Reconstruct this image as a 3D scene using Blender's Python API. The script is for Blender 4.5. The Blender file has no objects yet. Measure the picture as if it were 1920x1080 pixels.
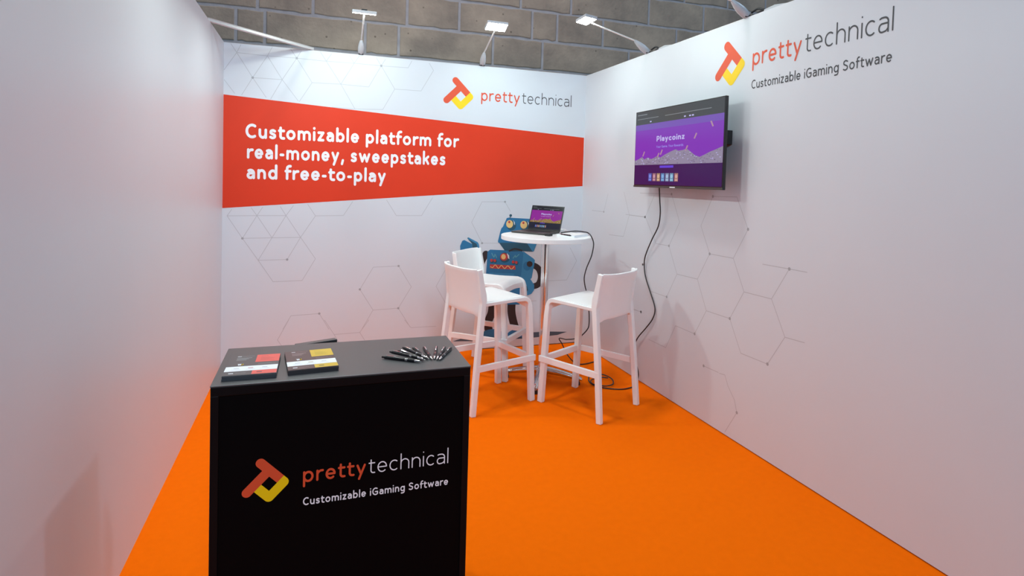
import bpy, math, random
from mathutils import Vector, Matrix

random.seed(7)
SC = bpy.context.scene
COL = SC.collection

# ------------------------------------------------------------------ camera, world, lights, exposure
F_PX, CX, CY = 1091.18, 959.22, 375.22            # focal length and principal point in 1920x1080 pixels
YAW, PITCH, ROLL = 0.32800, -0.03393, 0.02763
CAM = Vector((-2.3814, -4.9367, 1.5100))
fwd = Vector((math.sin(YAW) * math.cos(PITCH), math.cos(YAW) * math.cos(PITCH), math.sin(PITCH)))
rgt = Vector((math.cos(YAW), -math.sin(YAW), 0))
up = rgt.cross(fwd)
c_, s_ = math.cos(ROLL), math.sin(ROLL)
rgt, up = rgt * c_ + up * s_, up * c_ - rgt * s_
cam_data = bpy.data.cameras.new('camera')
cam = bpy.data.objects.new('camera', cam_data)
COL.objects.link(cam)
m3 = Matrix((rgt, up, -fwd)).transposed()
cam.matrix_world = Matrix.Translation(CAM) @ m3.to_4x4()
cam_data.sensor_fit = 'HORIZONTAL'
cam_data.sensor_width = 36.0
cam_data.lens = F_PX * 36.0 / 1920.0
cam_data.shift_x = (960.0 - CX) / 1920.0
cam_data.shift_y = (CY - 540.0) / 1920.0
cam_data.clip_start = 0.05
SC.camera = cam

world = bpy.data.worlds.new('hall_world')
SC.world = world
world.use_nodes = True
bg = world.node_tree.nodes['Background']
bg.inputs['Color'].default_value = (0.64, 0.80, 1.0, 1)
bg.inputs['Strength'].default_value = 0.16

SC.view_settings.view_transform = 'Standard'
SC.view_settings.look = 'None'
SC.view_settings.exposure = 0.0
SC.view_settings.gamma = 1.0
SC.view_settings.use_curve_mapping = False


def area_light(name, loc, aim, size, power, color, size_y=None):
    d = bpy.data.lights.new(name, 'AREA')
    d.energy = power
    d.color = color
    d.size = size
    if size_y:
        d.shape = 'RECTANGLE'
        d.size_y = size_y
    o = bpy.data.objects.new(name, d)
    COL.objects.link(o)
    o.location = loc
    v = Vector(aim) - Vector(loc)
    o.rotation_euler = v.to_track_quat('-Z', 'Y').to_euler()
    return o


# unseen high-bay lamps of the hall, plus an added, lower front fill
area_light('added_front_fill', (-2.2, -7.6, 3.8), (-1.6, -1.6, 0.9), 1.2, 160, (0.58, 0.82, 1.0))  # added fill, no known lamp; brightens the counter front and walls
area_light('hall_lamp_side', (3.6, -3.2, 6.2), (-1.0, -0.6, 1.2), 0.45, 75, (0.6, 0.8, 1.0))
area_light('hall_lamp_above', (-2.0, -1.3, 6.2), (-1.2, -2.6, 0.0), 0.6, 112, (0.88, 0.82, 0.80))
# arm spotlights of the left wall, above the frame, like those seen on the other two walls
for y_ in (-1.0, -2.1):
    area_light('left_wall_spotlight', (-2.60, y_, 2.76), (-0.9, y_ + 0.1, 0.4), 0.17, 15, (0.88, 1.0, 0.94), 0.10)
LED_STRENGTH = 96.0


def at(px, py, axis, value):
    """The point where the line of sight through a photo pixel meets the plane axis=value."""
    d = rgt * ((px - CX) / F_PX) + up * (-(py - CY) / F_PX) + fwd
    t = (value - CAM[axis]) / d[axis]
    return CAM + d * t


# ------------------------------------------------------------------ materials
def mat(name, color, rough=0.5, metal=0.0, noise=0.0, nscale=40.0, bump=0.0, bscale=200.0, coat=0.0,
        emit=None, estr=0.0, spec=0.5):
    m = bpy.data.materials.new(name)
    m.use_nodes = True
    nt = m.node_tree
    b = nt.nodes['Principled BSDF']
    b.inputs['Base Color'].default_value = (*color, 1)
    b.inputs['Roughness'].default_value = rough
    b.inputs['Metallic'].default_value = metal
    b.inputs['Specular IOR Level'].default_value = spec
    if coat:
        b.inputs['Coat Weight'].default_value = coat
        b.inputs['Coat Roughness'].default_value = 0.05
    if emit:
        b.inputs['Emission Color'].default_value = (*emit, 1)
        b.inputs['Emission Strength'].default_value = estr
    if noise or bump:
        tc = nt.nodes.new('ShaderNodeTexCoord')
    if noise:
        n = nt.nodes.new('ShaderNodeTexNoise')
        n.inputs['Scale'].default_value = nscale
        n.inputs['Detail'].default_value = 5
        nt.links.new(tc.outputs['Object'], n.inputs['Vector'])
        mx = nt.nodes.new('ShaderNodeMix')
        mx.data_type = 'RGBA'
        mx.inputs[6].default_value = (*[c * (1 - noise) for c in color], 1)
        mx.inputs[7].default_value = (*[min(1, c * (1 + noise)) for c in color], 1)
        nt.links.new(n.outputs['Fac'], mx.inputs[0])
        nt.links.new(mx.outputs[2], b.inputs['Base Color'])
    if bump:
        n2 = nt.nodes.new('ShaderNodeTexNoise')
        n2.inputs['Scale'].default_value = bscale
        n2.inputs['Detail'].default_value = 4
        nt.links.new(tc.outputs['Object'], n2.inputs['Vector'])
        bp = nt.nodes.new('ShaderNodeBump')
        bp.inputs['Strength'].default_value = bump
        bp.inputs['Distance'].default_value = 0.004
        nt.links.new(n2.outputs['Fac'], bp.inputs['Height'])
        nt.links.new(bp.outputs['Normal'], b.inputs['Normal'])
    return m


M = dict(
    wall=mat('printed_white_panel', (0.62, 0.655, 0.71), 0.42, noise=0.015, nscale=3),
    line=mat('printed_grey_line', (0.46, 0.48, 0.52), 0.45, noise=0.02),
    dot=mat('printed_grey_dot', (0.34, 0.355, 0.385), 0.45, noise=0.02),
    red=mat('printed_red', (0.66, 0.042, 0.012), 0.5, noise=0.03, nscale=6, spec=0.22),
    logored=mat('printed_logo_red', (0.66, 0.075, 0.025), 0.45, noise=0.02),
    yellow=mat('printed_logo_yellow', (0.84, 0.58, 0.0), 0.45, noise=0.02),
    ink=mat('printed_dark_ink', (0.045, 0.045, 0.055), 0.5, noise=0.02),
    white_ink=mat('printed_white_ink', (0.82, 0.83, 0.87), 0.45, noise=0.01),
    carpet=mat('orange_carpet', (0.94, 0.150, 0.0), 0.95, noise=0.05, nscale=30, bump=0.5, bscale=420, spec=0.05),
    hall=mat('grey_hall_floor', (0.30, 0.30, 0.30), 0.7, noise=0.1, nscale=4),
    plastic=mat('white_moulded_plastic', (0.83, 0.83, 0.83), 0.38, noise=0.01, bump=0.04, bscale=700),
    top=mat('white_laminate', (0.86, 0.86, 0.86), 0.3, noise=0.01),
    chrome=mat('polished_chrome', (0.78, 0.78, 0.79), 0.12, 1.0, bump=0.01),
    alu=mat('cast_aluminium', (0.62, 0.62, 0.64), 0.14, 1.0, bump=0.03, bscale=60),
    rail=mat('white_aluminium_rail', (0.72, 0.72, 0.72), 0.3, 0.35, noise=0.02),
    black=mat('black_counter_panel', (0.002, 0.002, 0.0025), 0.5, noise=0.05, spec=0.04),
    frame=mat('black_aluminium_profile', (0.004, 0.004, 0.005), 0.4, noise=0.05, spec=0.10),
    ctop=mat('dark_grey_counter_top', (0.075, 0.072, 0.073), 0.42, noise=0.05, nscale=120, spec=0.6),
    rubber=mat('black_rubber', (0.012, 0.012, 0.013), 0.6, noise=0.05),
    cable=mat('black_cable', (0.02, 0.02, 0.022), 0.45, noise=0.05),
    tvblack=mat('black_gloss_plastic', (0.01, 0.01, 0.012), 0.25, noise=0.05),
    tvback=mat('black_matt_plastic', (0.012, 0.012, 0.013), 0.55, noise=0.05),
    grey=mat('grey_lamp_housing', (0.46, 0.48, 0.52), 0.35, noise=0.03),
    beige=mat('pale_lamp_edge', (0.62, 0.58, 0.52), 0.45, noise=0.02),
    led=mat('led_panel', (0.9, 0.95, 0.9), 0.4, emit=(0.84, 1.0, 0.93), estr=LED_STRENGTH, noise=0.01),
    led_dim=mat('dimmer_led_panel', (0.9, 0.95, 0.9), 0.4, emit=(0.86, 1.0, 0.95), estr=LED_STRENGTH * 0.45, noise=0.01),
    paper=mat('white_paper', (0.82, 0.84, 0.88), 0.6, noise=0.02),
    space=mat('dark_grey_aluminium', (0.075, 0.072, 0.070), 0.42, 0.5, noise=0.04),
    keys=mat('black_keycaps', (0.012, 0.012, 0.013), 0.5, noise=0.05),
)


def stone_material():
    m = bpy.data.materials.new('limestone_block')
    m.use_nodes = True
    nt = m.node_tree
    b = nt.nodes['Principled BSDF']
    b.inputs['Roughness'].default_value = 0.92
    b.inputs['Specular IOR Level'].default_value = 0.1
    tc = nt.nodes.new('ShaderNodeTexCoord')
    n = nt.nodes.new('ShaderNodeTexNoise')
    n.inputs['Scale'].default_value = 2.8
    n.inputs['Detail'].default_value = 6
    n.inputs['Roughness'].default_value = 0.6
    nt.links.new(tc.outputs['Object'], n.inputs['Vector'])
    r = nt.nodes.new('ShaderNodeValToRGB')
    r.color_ramp.elements[0].position = 0.32
    r.color_ramp.elements[0].color = (0.245, 0.202, 0.172, 1)
    r.color_ramp.elements[1].position = 0.70
    r.color_ramp.elements[1].color = (0.41, 0.33, 0.266, 1)
    nt.links.new(n.outputs['Fac'], r.inputs['Fac'])
    v = nt.nodes.new('ShaderNodeTexVoronoi')          # small dark pits
    v.inputs['Scale'].default_value = 9
    nt.links.new(tc.outputs['Object'], v.inputs['Vector'])
    r2 = nt.nodes.new('ShaderNodeValToRGB')
    r2.color_ramp.elements[0].position = 0.05
    r2.color_ramp.elements[0].color = (0.35, 0.33, 0.33, 1)
    r2.color_ramp.elements[1].position = 0.10
    r2.color_ramp.elements[1].color = (1, 1, 1, 1)
    nt.links.new(v.outputs['Distance'], r2.inputs['Fac'])
    mx = nt.nodes.new('ShaderNodeMix')
    mx.data_type = 'RGBA'
    mx.blend_type = 'MULTIPLY'
    mx.inputs[0].default_value = 0.8
    nt.links.new(r.outputs['Color'], mx.inputs[6])
    nt.links.new(r2.outputs['Color'], mx.inputs[7])
    nt.links.new(mx.outputs[2], b.inputs['Base Color'])
    n3 = nt.nodes.new('ShaderNodeTexNoise')
    n3.inputs['Scale'].default_value = 35
    n3.inputs['Detail'].default_value = 6
    nt.links.new(tc.outputs['Object'], n3.inputs['Vector'])
    bp = nt.nodes.new('ShaderNodeBump')
    bp.inputs['Strength'].default_value = 0.45
    bp.inputs['Distance'].default_value = 0.01
    nt.links.new(n3.outputs['Fac'], bp.inputs['Height'])
    nt.links.new(bp.outputs['Normal'], b.inputs['Normal'])
    return m


M['stone'] = stone_material()
M['mortar'] = mat('pale_mortar', (0.36, 0.345, 0.37), 0.95, noise=0.22, nscale=14, bump=0.5, bscale=60, spec=0.1)


# ------------------------------------------------------------------ mesh helpers
class MB:
    """Collects faces with materials and links them as ONE mesh object."""

    def __init__(self):
        self.v, self.f, self.mi, self.mats = [], [], [], []

    def midx(self, m):
        if m not in self.mats:
            self.mats.append(m)
        return self.mats.index(m)

    def face(self, pts, m):
        k = len(self.v)
        self.v += [tuple(p) for p in pts]
        self.f.append(tuple(range(k, k + len(pts))))
        self.mi.append(self.midx(m))

    def mesh(self, verts, faces, m):
        k = len(self.v)
        self.v += [tuple(p) for p in verts]
        i = self.midx(m)
        for fc in faces:
            self.f.append(tuple(a + k for a in fc))
            self.mi.append(i)

    def box(self, lo, hi, m, T=None):
        x0, y0, z0 = lo
        x1, y1, z1 = hi
        vs = [(x0, y0, z0), (x1, y0, z0), (x1, y1, z0), (x0, y1, z0), (x0, y0, z1), (x1, y0, z1), (x1, y1, z1), (x0, y1, z1)]
        if T is not None:
            vs = [T @ Vector(q) for q in vs]
        self.mesh(vs, [(0, 3, 2, 1), (4, 5, 6, 7), (0, 1, 5, 4), (1, 2, 6, 5), (2, 3, 7, 6), (3, 0, 4, 7)], m)

    def loft(self, rings, m, cap=True, closed=True):
        n = len(rings[0])
        vs = [p for r in rings for p in r]
        fs = []
        for i in range(len(rings) - 1):
            for j in range(n if closed else n - 1):
                a, b = i * n + j, i * n + (j + 1) % n
                fs.append((a, b, b + n, a + n))
        if cap and closed:
            fs.append(tuple(reversed(range(n))))
            fs.append(tuple(range((len(rings) - 1) * n, len(rings) * n)))
        self.mesh(vs, fs, m)

    def beam(self, pts, sizes, m, xdir=(1, 0, 0)):
        """Rectangular section swept along pts; sizes are (width along xdir, depth)."""
        pts = [Vector(p) for p in pts]
        X = Vector(xdir)
        rings = []
        for i, p in enumerate(pts):
            t = (pts[min(i + 1, len(pts) - 1)] - pts[max(i - 1, 0)]).normalized()
            x = (X - t * X.dot(t)).normalized()
            y = t.cross(x)
            w, d = sizes[i] if isinstance(sizes, list) else sizes
            rings.append([p + x * (sx * w / 2) + y * (sy * d / 2) for sx, sy in ((-1, -1), (1, -1), (1, 1), (-1, 1))])
        self.loft(rings, m)

    def tube(self, pts, r, m, n=8):
        pts = [Vector(p) for p in pts]
        rings, prev = [], None
        for i, p in enumerate(pts):
            t = (pts[min(i + 1, len(pts) - 1)] - pts[max(i - 1, 0)]).normalized()
            if prev is None:
                a = Vector((0, 0, 1)) if abs(t.z) < 0.9 else Vector((1, 0, 0))
                x = (a - t * a.dot(t)).normalized()
            else:
                x = (prev - t * prev.dot(t)).normalized()
            prev = x
            y = t.cross(x)
            rr = r[i] if isinstance(r, list) else r
            rings.append([p + x * (rr * math.cos(q * 2 * math.pi / n)) + y * (rr * math.sin(q * 2 * math.pi / n)) for q in range(n)])
        self.loft(rings, m)

    def lathe(self, prof, m, n=48, c=(0, 0, 0)):
        rings = [[(c[0] + r * math.cos(k * 2 * math.pi / n), c[1] + r * math.sin(k * 2 * math.pi / n), c[2] + z) for k in range(n)] for r, z in prof]
        self.loft(rings, m)

    def build(self, name, parent=None, smooth=None, bevel=None, seg=2, solid=None, subsurf=0):
        me = bpy.data.meshes.new(name)
        me.from_pydata(self.v, [], self.f)
        for mm in self.mats:
            me.materials.append(M[mm] if isinstance(mm, str) else mm)
        me.polygons.foreach_set('material_index', self.mi)
        me.update()
        if smooth is not None:
            me.polygons.foreach_set('use_smooth', [True] * len(me.polygons))
            me.set_sharp_from_angle(angle=math.radians(smooth))
        o = bpy.data.objects.new(name, me)
        COL.objects.link(o)
        if parent is not None:
            o.parent = parent
        if subsurf:
            s = o.modifiers.new('subsurf', 'SUBSURF')
            s.levels = s.render_levels = subsurf
        if solid:
            s = o.modifiers.new('solid', 'SOLIDIFY')
            s.thickness = solid[0]
            s.offset = solid[1]
        if bevel:
            b = o.modifiers.new('bevel', 'BEVEL')
            b.width = bevel
            b.segments = seg
            b.limit_method = 'ANGLE'
            b.angle_limit = math.radians(40)
        return o


def smooth_path(pts, n=8):
    """Catmull-Rom through the points."""
    P = [Vector(p) for p in pts]
    P = [P[0] * 2 - P[1]] + P + [P[-1] * 2 - P[-2]]
    out = []
    for i in range(1, len(P) - 2):
        a, b, c, d = P[i - 1], P[i], P[i + 1], P[i + 2]
        for k in range(n):
            t = k / n
            out.append(0.5 * ((2 * b) + (c - a) * t + (2 * a - 5 * b + 4 * c - d) * t * t + (3 * b - a - 3 * c + d) * t ** 3))
    out.append(P[-2])
    return out


def tag(o, label=None, cat=None, group=None, kind=None):
    if label:
        o['label'] = label
    if cat:
        o['category'] = cat
    if group:
        o['group'] = group
    if kind:
        o['kind'] = kind
    return o


def empty(name, loc, rz=0.0):
    o = bpy.data.objects.new(name, None)
    o.empty_display_size = 0.1
    COL.objects.link(o)
    o.location = loc
    o.rotation_euler = (0, 0, rz)
    return o


def copy_tree(o, parent=None):
    c = o.copy()
    COL.objects.link(c)
    if parent is not None:
        c.parent = parent
    for ch in list(o.children):
        copy_tree(ch, c)
    return c


class Plane:
    """A flat surface that carries print: origin, u to the right, v up, n towards the viewer."""

    def __init__(self, o, u, v, n):
        self.o, self.u, self.v, self.n = Vector(o), Vector(u), Vector(v), Vector(n)

    def __call__(self, a, b, h=0.0):
        return self.o + self.u * a + self.v * b + self.n * h


# ------------------------------------------------------------------ rounded stroke lettering
def arc(cx, cy, rx, ry, a0, a1, n=18):
    return [(cx + rx * math.cos(math.radians(a0 + (a1 - a0) * k / n)), cy + ry * math.sin(math.radians(a0 + (a1 - a0) * k / n))) for k in range(n + 1)]


def sp2(pts, n=8):
    return [(p.x, p.y) for p in smooth_path([(x, y, 0) for x, y in pts], n)]


def glyph(ch, w):
    """Centre lines of one letter in units of the x-height, and its advance."""
    h = w / 2
    b, t, A, D, C = h, 1 - h, 1.5 - h, -0.42 + h, 1.42 - h
    m = 0.5
    ry = (t - b) / 2

    def bowl(x0, x1, y0=b, y1=t):
        return arc((x0 + x1) / 2, (y0 + y1) / 2, (x1 - x0) / 2, (y1 - y0) / 2, 0, 360, 28)
    l = h
    if ch == 'o':
        r = 0.98 - h
        return [bowl(l, r)], 0.98
    if ch == 'c':
        r = 0.88 - h
        return [arc((l + r) / 2 + 0.03, m, (r - l) / 2 + 0.03, ry, 52, 308, 22)], 0.84
    if ch == 'e':
        r = 0.92 - h
        e = arc((l + r) / 2, m, (r - l) / 2, ry, 0, 312, 26)
        return [[(l + 0.02, m)] + [(r, m)], e], 0.92
    if ch == 'a':
        r = 0.84 - h
        k = 0.30
        top = [(l + 0.06, t - 0.05)] + [(l + 0.2, t)] + arc(r - k, t - k, k, k, 90, 0, 9) + [(r, b)]
        y1 = 0.58
        bw = [(r, y1)] + [(l + 0.26, y1)] + arc(l + 0.24, (y1 + b) / 2, 0.24, (y1 - b) / 2, 90, 270, 12) + [(l + 0.30, b)] + sp2([(l + 0.30, b), (r - 0.16, b + 0.06), (r, b + 0.22)], 5)
        return [top, bw], 0.84
    if ch in 'bpdgq':
        r = 0.94 - h
        if ch == 'b':
            return [[(l, A), (l, b)], bowl(l, r)], 0.94
        if ch == 'p':
            return [[(l, t), (l, D)], bowl(l, r)], 0.94
        if ch == 'd':
            return [[(r, A), (r, b)], bowl(l, r)], 0.94
        return [[(r, t), (r, 0.0)] + arc(r - 0.34, -0.02, 0.34, 0.40 - h, 0, -90, 10) + [(l + 0.12, D)], bowl(l, r)], 0.94
    if ch in 'nhmr':
        if ch == 'r':
            r = 0.58
            return [[(l, t), (l, b)], [(l, t - 0.36)] + arc(l + 0.38, t - 0.38, 0.38, 0.38, 165, 90, 8) + [(r, t)]], 0.60
        k = 0.30
        if ch == 'm':
            r1, r2 = 0.74 - h * 0.4, 1.42 - h
            s1 = [(l, t - 0.30)] + arc((l + r1) / 2, t - k, (r1 - l) / 2, k, 170, 0, 14) + [(r1, b)]
            s2 = [(r1, t - 0.30)] + arc((r1 + r2) / 2, t - k, (r2 - r1) / 2, k, 170, 0, 14) + [(r2, b)]
            return [[(l, t), (l, b)], s1, s2], 1.42
        r = 0.88 - h
        s1 = [(l, t - 0.34)] + arc((l + r) / 2, t - 0.36, (r - l) / 2, 0.36, 170, 0, 16) + [(r, b)]
        return [[(l, A if ch == 'h' else t), (l, b)], s1], 0.88
    if ch == 'u':
        r = 0.88 - h
        return [[(l, t), (l, b + 0.36)] + arc((l + r) / 2, b + 0.36, (r - l) / 2, 0.36, 180, 350, 16), [(r, t), (r, b)]], 0.88
    if ch == 'i':
        return [[(l, t), (l, b)], [(l, A - 0.10), (l, A - 0.09)]], w
    if ch == 'l':
        return [[(l, A), (l, b)]], w
    if ch == 't':
        x = 0.22
        return [[(x, 1.28 - h), (x, b + 0.22)] + arc(x + 0.22, b + 0.22, 0.22, 0.22, 180, 270, 8) + [(0.58, b)], [(h * 0.6, t), (0.56, t)]], 0.60
    if ch == 'f':
        x = 0.22
        return [[(0.56, A)] + arc(x + 0.24, A - 0.26, 0.24, 0.26, 90, 180, 8) + [(x, b)], [(h * 0.6, t), (0.54, t)]], 0.56
    if ch == 'y':
        r = 0.88 - h
        return [[(l, t), ((l + r) / 2, b)], [(r, t), (l + 0.16, D)]], 0.88
    if ch == 'v':
        r = 0.88 - h
        return [[(l, t), ((l + r) / 2, b)], [(r, t), ((l + r) / 2, b)]], 0.88
    if ch == 'w':
        r = 1.36 - h
        q = (r - l) / 4
        return [[(l, t), (l + q, b)], [(l + q, b), (l + 2 * q, t - 0.06)], [(l + 2 * q, t - 0.06), (l + 3 * q, b)], [(l + 3 * q, b), (r, t)]], 1.36
    if ch == 'z':
        r = 0.76 - h
        return [[(l, t), (r, t)], [(r, t), (l, b)], [(l, b), (r, b)]], 0.76
    if ch == 'k':
        r = 0.82 - h
        return [[(l, A), (l, b)], [(r, t), (l, 0.42)], [(l + 0.26, 0.60), (r, b)]], 0.82
    if ch in 'sS':
        W, H = (0.74, 1.0) if ch == 's' else (0.96, 1.42)
        f = lambda x, y: (h + x * (W - w), h + y * (H - w))
        return [sp2([f(0.94, 0.90), f(0.52, 1.0), f(0.10, 0.88), f(0.10, 0.64), f(0.5, 0.51), f(0.92, 0.37), f(0.90, 0.11), f(0.47, 0.0), f(0.02, 0.09)], 7)], W
    if ch in 'CG':
        r = 1.18 - h
        s = arc((l + r) / 2 + 0.08, (C + b) / 2, (r - l) / 2 + 0.08, (C - b) / 2, 58, 302 if ch == 'C' else 318, 26)
        if ch == 'C':
            return [s], 1.10
        return [s, [(r, b + 0.22), (r, 0.66), (r - 0.42, 0.66)]], 1.22
    if ch in 'PR':
        r = 0.96 - h
        y1 = 0.58
        pb = [(l, C), (r - 0.38, C)] + arc(r - 0.4, (C + y1) / 2, 0.4, (C - y1) / 2, 90, -90, 14) + [(l, y1)]
        s = [[(l, C), (l, b)], pb]
        if ch == 'R':
            s.append([(r - 0.42, y1), (r, b)])
        return s, 0.96
    if ch == 'Y':
        r = 1.06 - h
        c = (l + r) / 2
        return [[(l, C), (c, 0.62)], [(r, C), (c, 0.62)], [(c, 0.62), (c, b)]], 1.06
    if ch == '-':
        return [[(l, 0.48), (0.52 - h, 0.48)]], 0.52
    if ch == ',':
        return [[(l + 0.10, b + 0.02), (l, -0.20)]], w + 0.1
    if ch == '.':
        return [[(l, b), (l + 0.01, b)]], w
    return [], 0.34


def ribbon(mb, pts, w, m, put):
    """A round-ended stroke of width w."""
    P = [Vector((x, y)) for x, y in pts]
    Q = [P[0]]
    for p in P[1:]:
        if (p - Q[-1]).length > 1e-5:
            Q.append(p)
    if len(Q) < 2:
        Q.append(Q[0] + Vector((1e-4, 0)))
    h = w / 2
    closed = len(Q) > 6 and (Q[0] - Q[-1]).length < 1e-4
    L, R = [], []
    for i, p in enumerate(Q):
        d0 = (p - Q[i - 1]).normalized() if i else (Q[1] - p).normalized()
        d1 = (Q[i + 1] - p).normalized() if i < len(Q) - 1 else d0
        if closed and i in (0, len(Q) - 1):
            d0, d1 = (Q[0] - Q[-2]).normalized(), (Q[1] - Q[0]).normalized()
        d = (d0 + d1)
        d = d.normalized() if d.length > 1e-6 else d0
        k = min(1.6, 1 / max(0.3, d.dot(d0)))
        n = Vector((-d.y, d.x)) * h * k
        L.append(p + n)
        R.append(p - n)
    nv = len(Q)
    verts = [put(*p) for p in L] + [put(*p) for p in R]
    mb.mesh(verts, [(i, nv + i, nv + i + 1, i + 1) for i in range(nv - 1)], m)
    for p, q in () if closed else ((Q[0], Q[1]), (Q[-1], Q[-2])):
        d = (p - q).normalized()
        a0 = math.atan2(d.y, d.x)
        mb.face([put(p.x + h * math.cos(a0 + a), p.y + h * math.sin(a0 + a)) for a in [math.pi * (k / 10 - 0.5) for k in range(11)]], m)


def write(mb, text, plane, u0, u1, v0, xh, w, m, lift=0.0008, gap=0.22):
    """Text whose ink spans u0..u1 on the plane, baseline v0, x-height xh."""
    x, items = 0.0, []
    for ch in text:
        st, adv = glyph(ch, w)
        items.append((x, st))
        x += adv + gap
    W = x - gap
    sx = (u1 - u0) / W
    k = 0
    for ox, st in items:
        for s in st:
            k += 1
            e = lift + (k % 7) * 0.00005
            ribbon(mb, s, w, m, lambda a, b, ox=ox, e=e: plane(u0 + (ox + a) * sx, v0 + b * xh, e))


def emblem(mb, plane, cu, cv, s, lift=0.0008):
    """Two-colour emblem: red T lying on its side and a yellow bracket round a square hole."""
    r2 = math.sqrt(0.5)
    t = 0.9

    def put(a, b, e):
        a, b = (a - 0.5) * s, (b - 0.5) * s
        return plane(cu + (a - b) * r2, cv - (a + b) * r2, e)

    def poly(pts, m, e):
        mb.face([put(a, b, lift + e) for a, b in pts][::-1], m)
    h = t / 2
    poly(arc(-2.0 + h, -h, h, h, 270, 90, 14) + [(1, 0), (1, -t)], 'logored', 0)
    poly([(-t, -h), (0, -h)] + arc(-h, 2.8 - h, h, h, 0, 180, 14), 'logored', 0.00004)
    r = 0.48
    poly([(1, 1)] + [(1, -t)] + arc(1 + t - r, -t + r, r, r, 270, 360, 8) + arc(1 + t - r, 1 + t - r, r, r, 0, 90, 8) + [(0, 1 + t), (0, 1)], 'yellow', 0.00002)


# ------------------------------------------------------------------ the setting
H = 2.5
XL = -3.045
back = Plane((0, 0, 0), (1, 0, 0), (0, 0, 1), (0, -1, 0))
right = Plane((0, 0, 0), (0, -1, 0), (0, 0, 1), (-1, 0, 0))

b = MB(); b.box((-12, -14, -0.06), (12, 0.33, -0.012), 'hall')
tag(b.build('floor_hall'), kind='structure')
b = MB(); b.box((XL - 0.02, -7.2, -0.012), (0.02, 0.0, 0.0), 'carpet')
tag(b.build('floor'), kind='structure')
b = MB(); b.box((XL - 0.045, 0.0, 0.006), (0.045, 0.045, H), 'wall')
wall_back = tag(b.build('wall_back'), kind='structure')
b = MB(); b.box((0, -4.95, 0.006), (0.045, 0, H), 'wall')
wall_right = tag(b.build('wall_right'), kind='structure')
b = MB(); b.box((XL - 0.045, -3.98, 0), (XL, 0, H), 'wall')
wall_left = tag(b.build('wall_left'), kind='structure')


# stone hall wall beyond the stand: blocks laid in courses, mortar between
def stone_wall():
    Y0 = 0.37
    b = MB()
    b.box((-9, Y0, -0.06), (7, Y0 + 0.3, 6.2), 'mortar')
    zA = 2.868
    ch = 0.281
    seen = {0: [441.6, 496, 684, 747, 924, 1017, 1179], 1: [586.6, 763, 861, 998, 1045, 1131, 1269], 2: [1071, 1217, 1320]}
    yrow = {0: 100, 1: 45, 2: 12}
    rnd = random.Random(3)
    for i in range(-11, 12):
        z0, z1 = zA + (i - 1) * ch, zA + i * ch
        xs = [at(px, yrow[i], 1, Y0)[0] for px in seen[i]] if i in seen else []
        if not xs:
            xs = [-1.0 + rnd.uniform(-0.3, 0.3)]
        x = xs[0]
        while x > -8.8:
            x -= rnd.uniform(0.42, 0.72)
            xs.insert(0, x)
        x = xs[-1]
        while x < 6.8:
            x += rnd.uniform(0.42, 0.72)
            xs.append(x)
        for a, c in zip(xs, xs[1:]):
            g = 0.0125
            j = lambda: rnd.uniform(-0.0065, 0.0065)
            pr = 0.007 + rnd.uniform(-0.002, 0.003)
            n = 6
            lo = [(a + g + (c - a - 2 * g) * k / n, z0 + g + j()) for k in range(n + 1)]
            hi = [(a + g + (c - a - 2 * g) * k / n, z1 - g + j()) for k in range(n, -1, -1)]
            ring = lo + hi
            f0 = [(x_, Y0 + 0.01, z_) for x_, z_ in ring]
            cx_, cz_ = (a + c) / 2, (z0 + z1) / 2
            f1 = [(x_, Y0 - pr * 0.5, z_) for x_, z_ in ring]
            f2 = [(cx_ + (x_ - cx_) * (1 - 0.012 / (c - a)), Y0 - pr, cz_ + (z_ - cz_) * 0.95) for x_, z_ in ring]
            b.loft([f0, f1, f2], 'stone')
    return b.build('wall_stone')


tag(stone_wall(), kind='structure')

# ---- print on the back wall
mb = MB()
q = [at(*p, 1, 0) for p in ((420, 390), (1092.2, 349), (1095, 258.3), (420, 177))]
zt0, zt1, zb0, zb1 = q[3].z, q[2].z, q[0].z, q[1].z
sl_t = (zt1 - zt0) / (q[2].x - q[3].x)
sl_b = (zb1 - zb0) / (q[1].x - q[0].x)
mb.face([back(XL + 0.001, zb0 + sl_b * (XL - q[0].x), 0.0005), back(-0.006, zb1, 0.0005), back(-0.006, zt1, 0.0005), back(XL + 0.001, zt0 + sl_t * (XL - q[3].x), 0.0005)], 'red')
mb.build('printed_band', wall_back)

mb = MB()
for s, u1, v in (('Customizable platform for', -1.204, 1.780), ('real-money, sweepstakes', -1.313, 1.622), ('and free-to-play', -1.816, 1.464)):
    write(mb, s, back, -2.888 if s[0] == 'C' else -2.876, u1, v, 0.080, 0.27, 'white_ink', 0.0012)
mb.build('slogan_lettering', wall_back)


def wall_logo(plane, wall, cu, cv, su, tagline=None):
    mb = MB(); emblem(mb, plane, cu, cv, 0.0625); mb.build('logo_emblem', wall)
    mb = MB()
    write(mb, 'pretty', plane, su, su + 0.356, cv - 0.0255, 0.072, 0.175, 'logored', gap=0.24)
    write(mb, 'technical', plane, su + 0.380, su + 0.862, cv - 0.0235, 0.072, 0.112, 'ink', gap=0.24)
    mb.build('logo_lettering', wall)
    if tagline:
        mb = MB()
        write(mb, tagline, plane, su, su + 0.862, cv - 0.158, 0.036, 0.19, 'ink', gap=0.24)
        mb.build('tagline_lettering', wall)


wall_logo(back, wall_back, -1.1915, 2.2235, -1.008)
wall_logo(right, wall_right, 2.003, 2.232, 2.178, 'Customizable iGaming Software')


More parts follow.
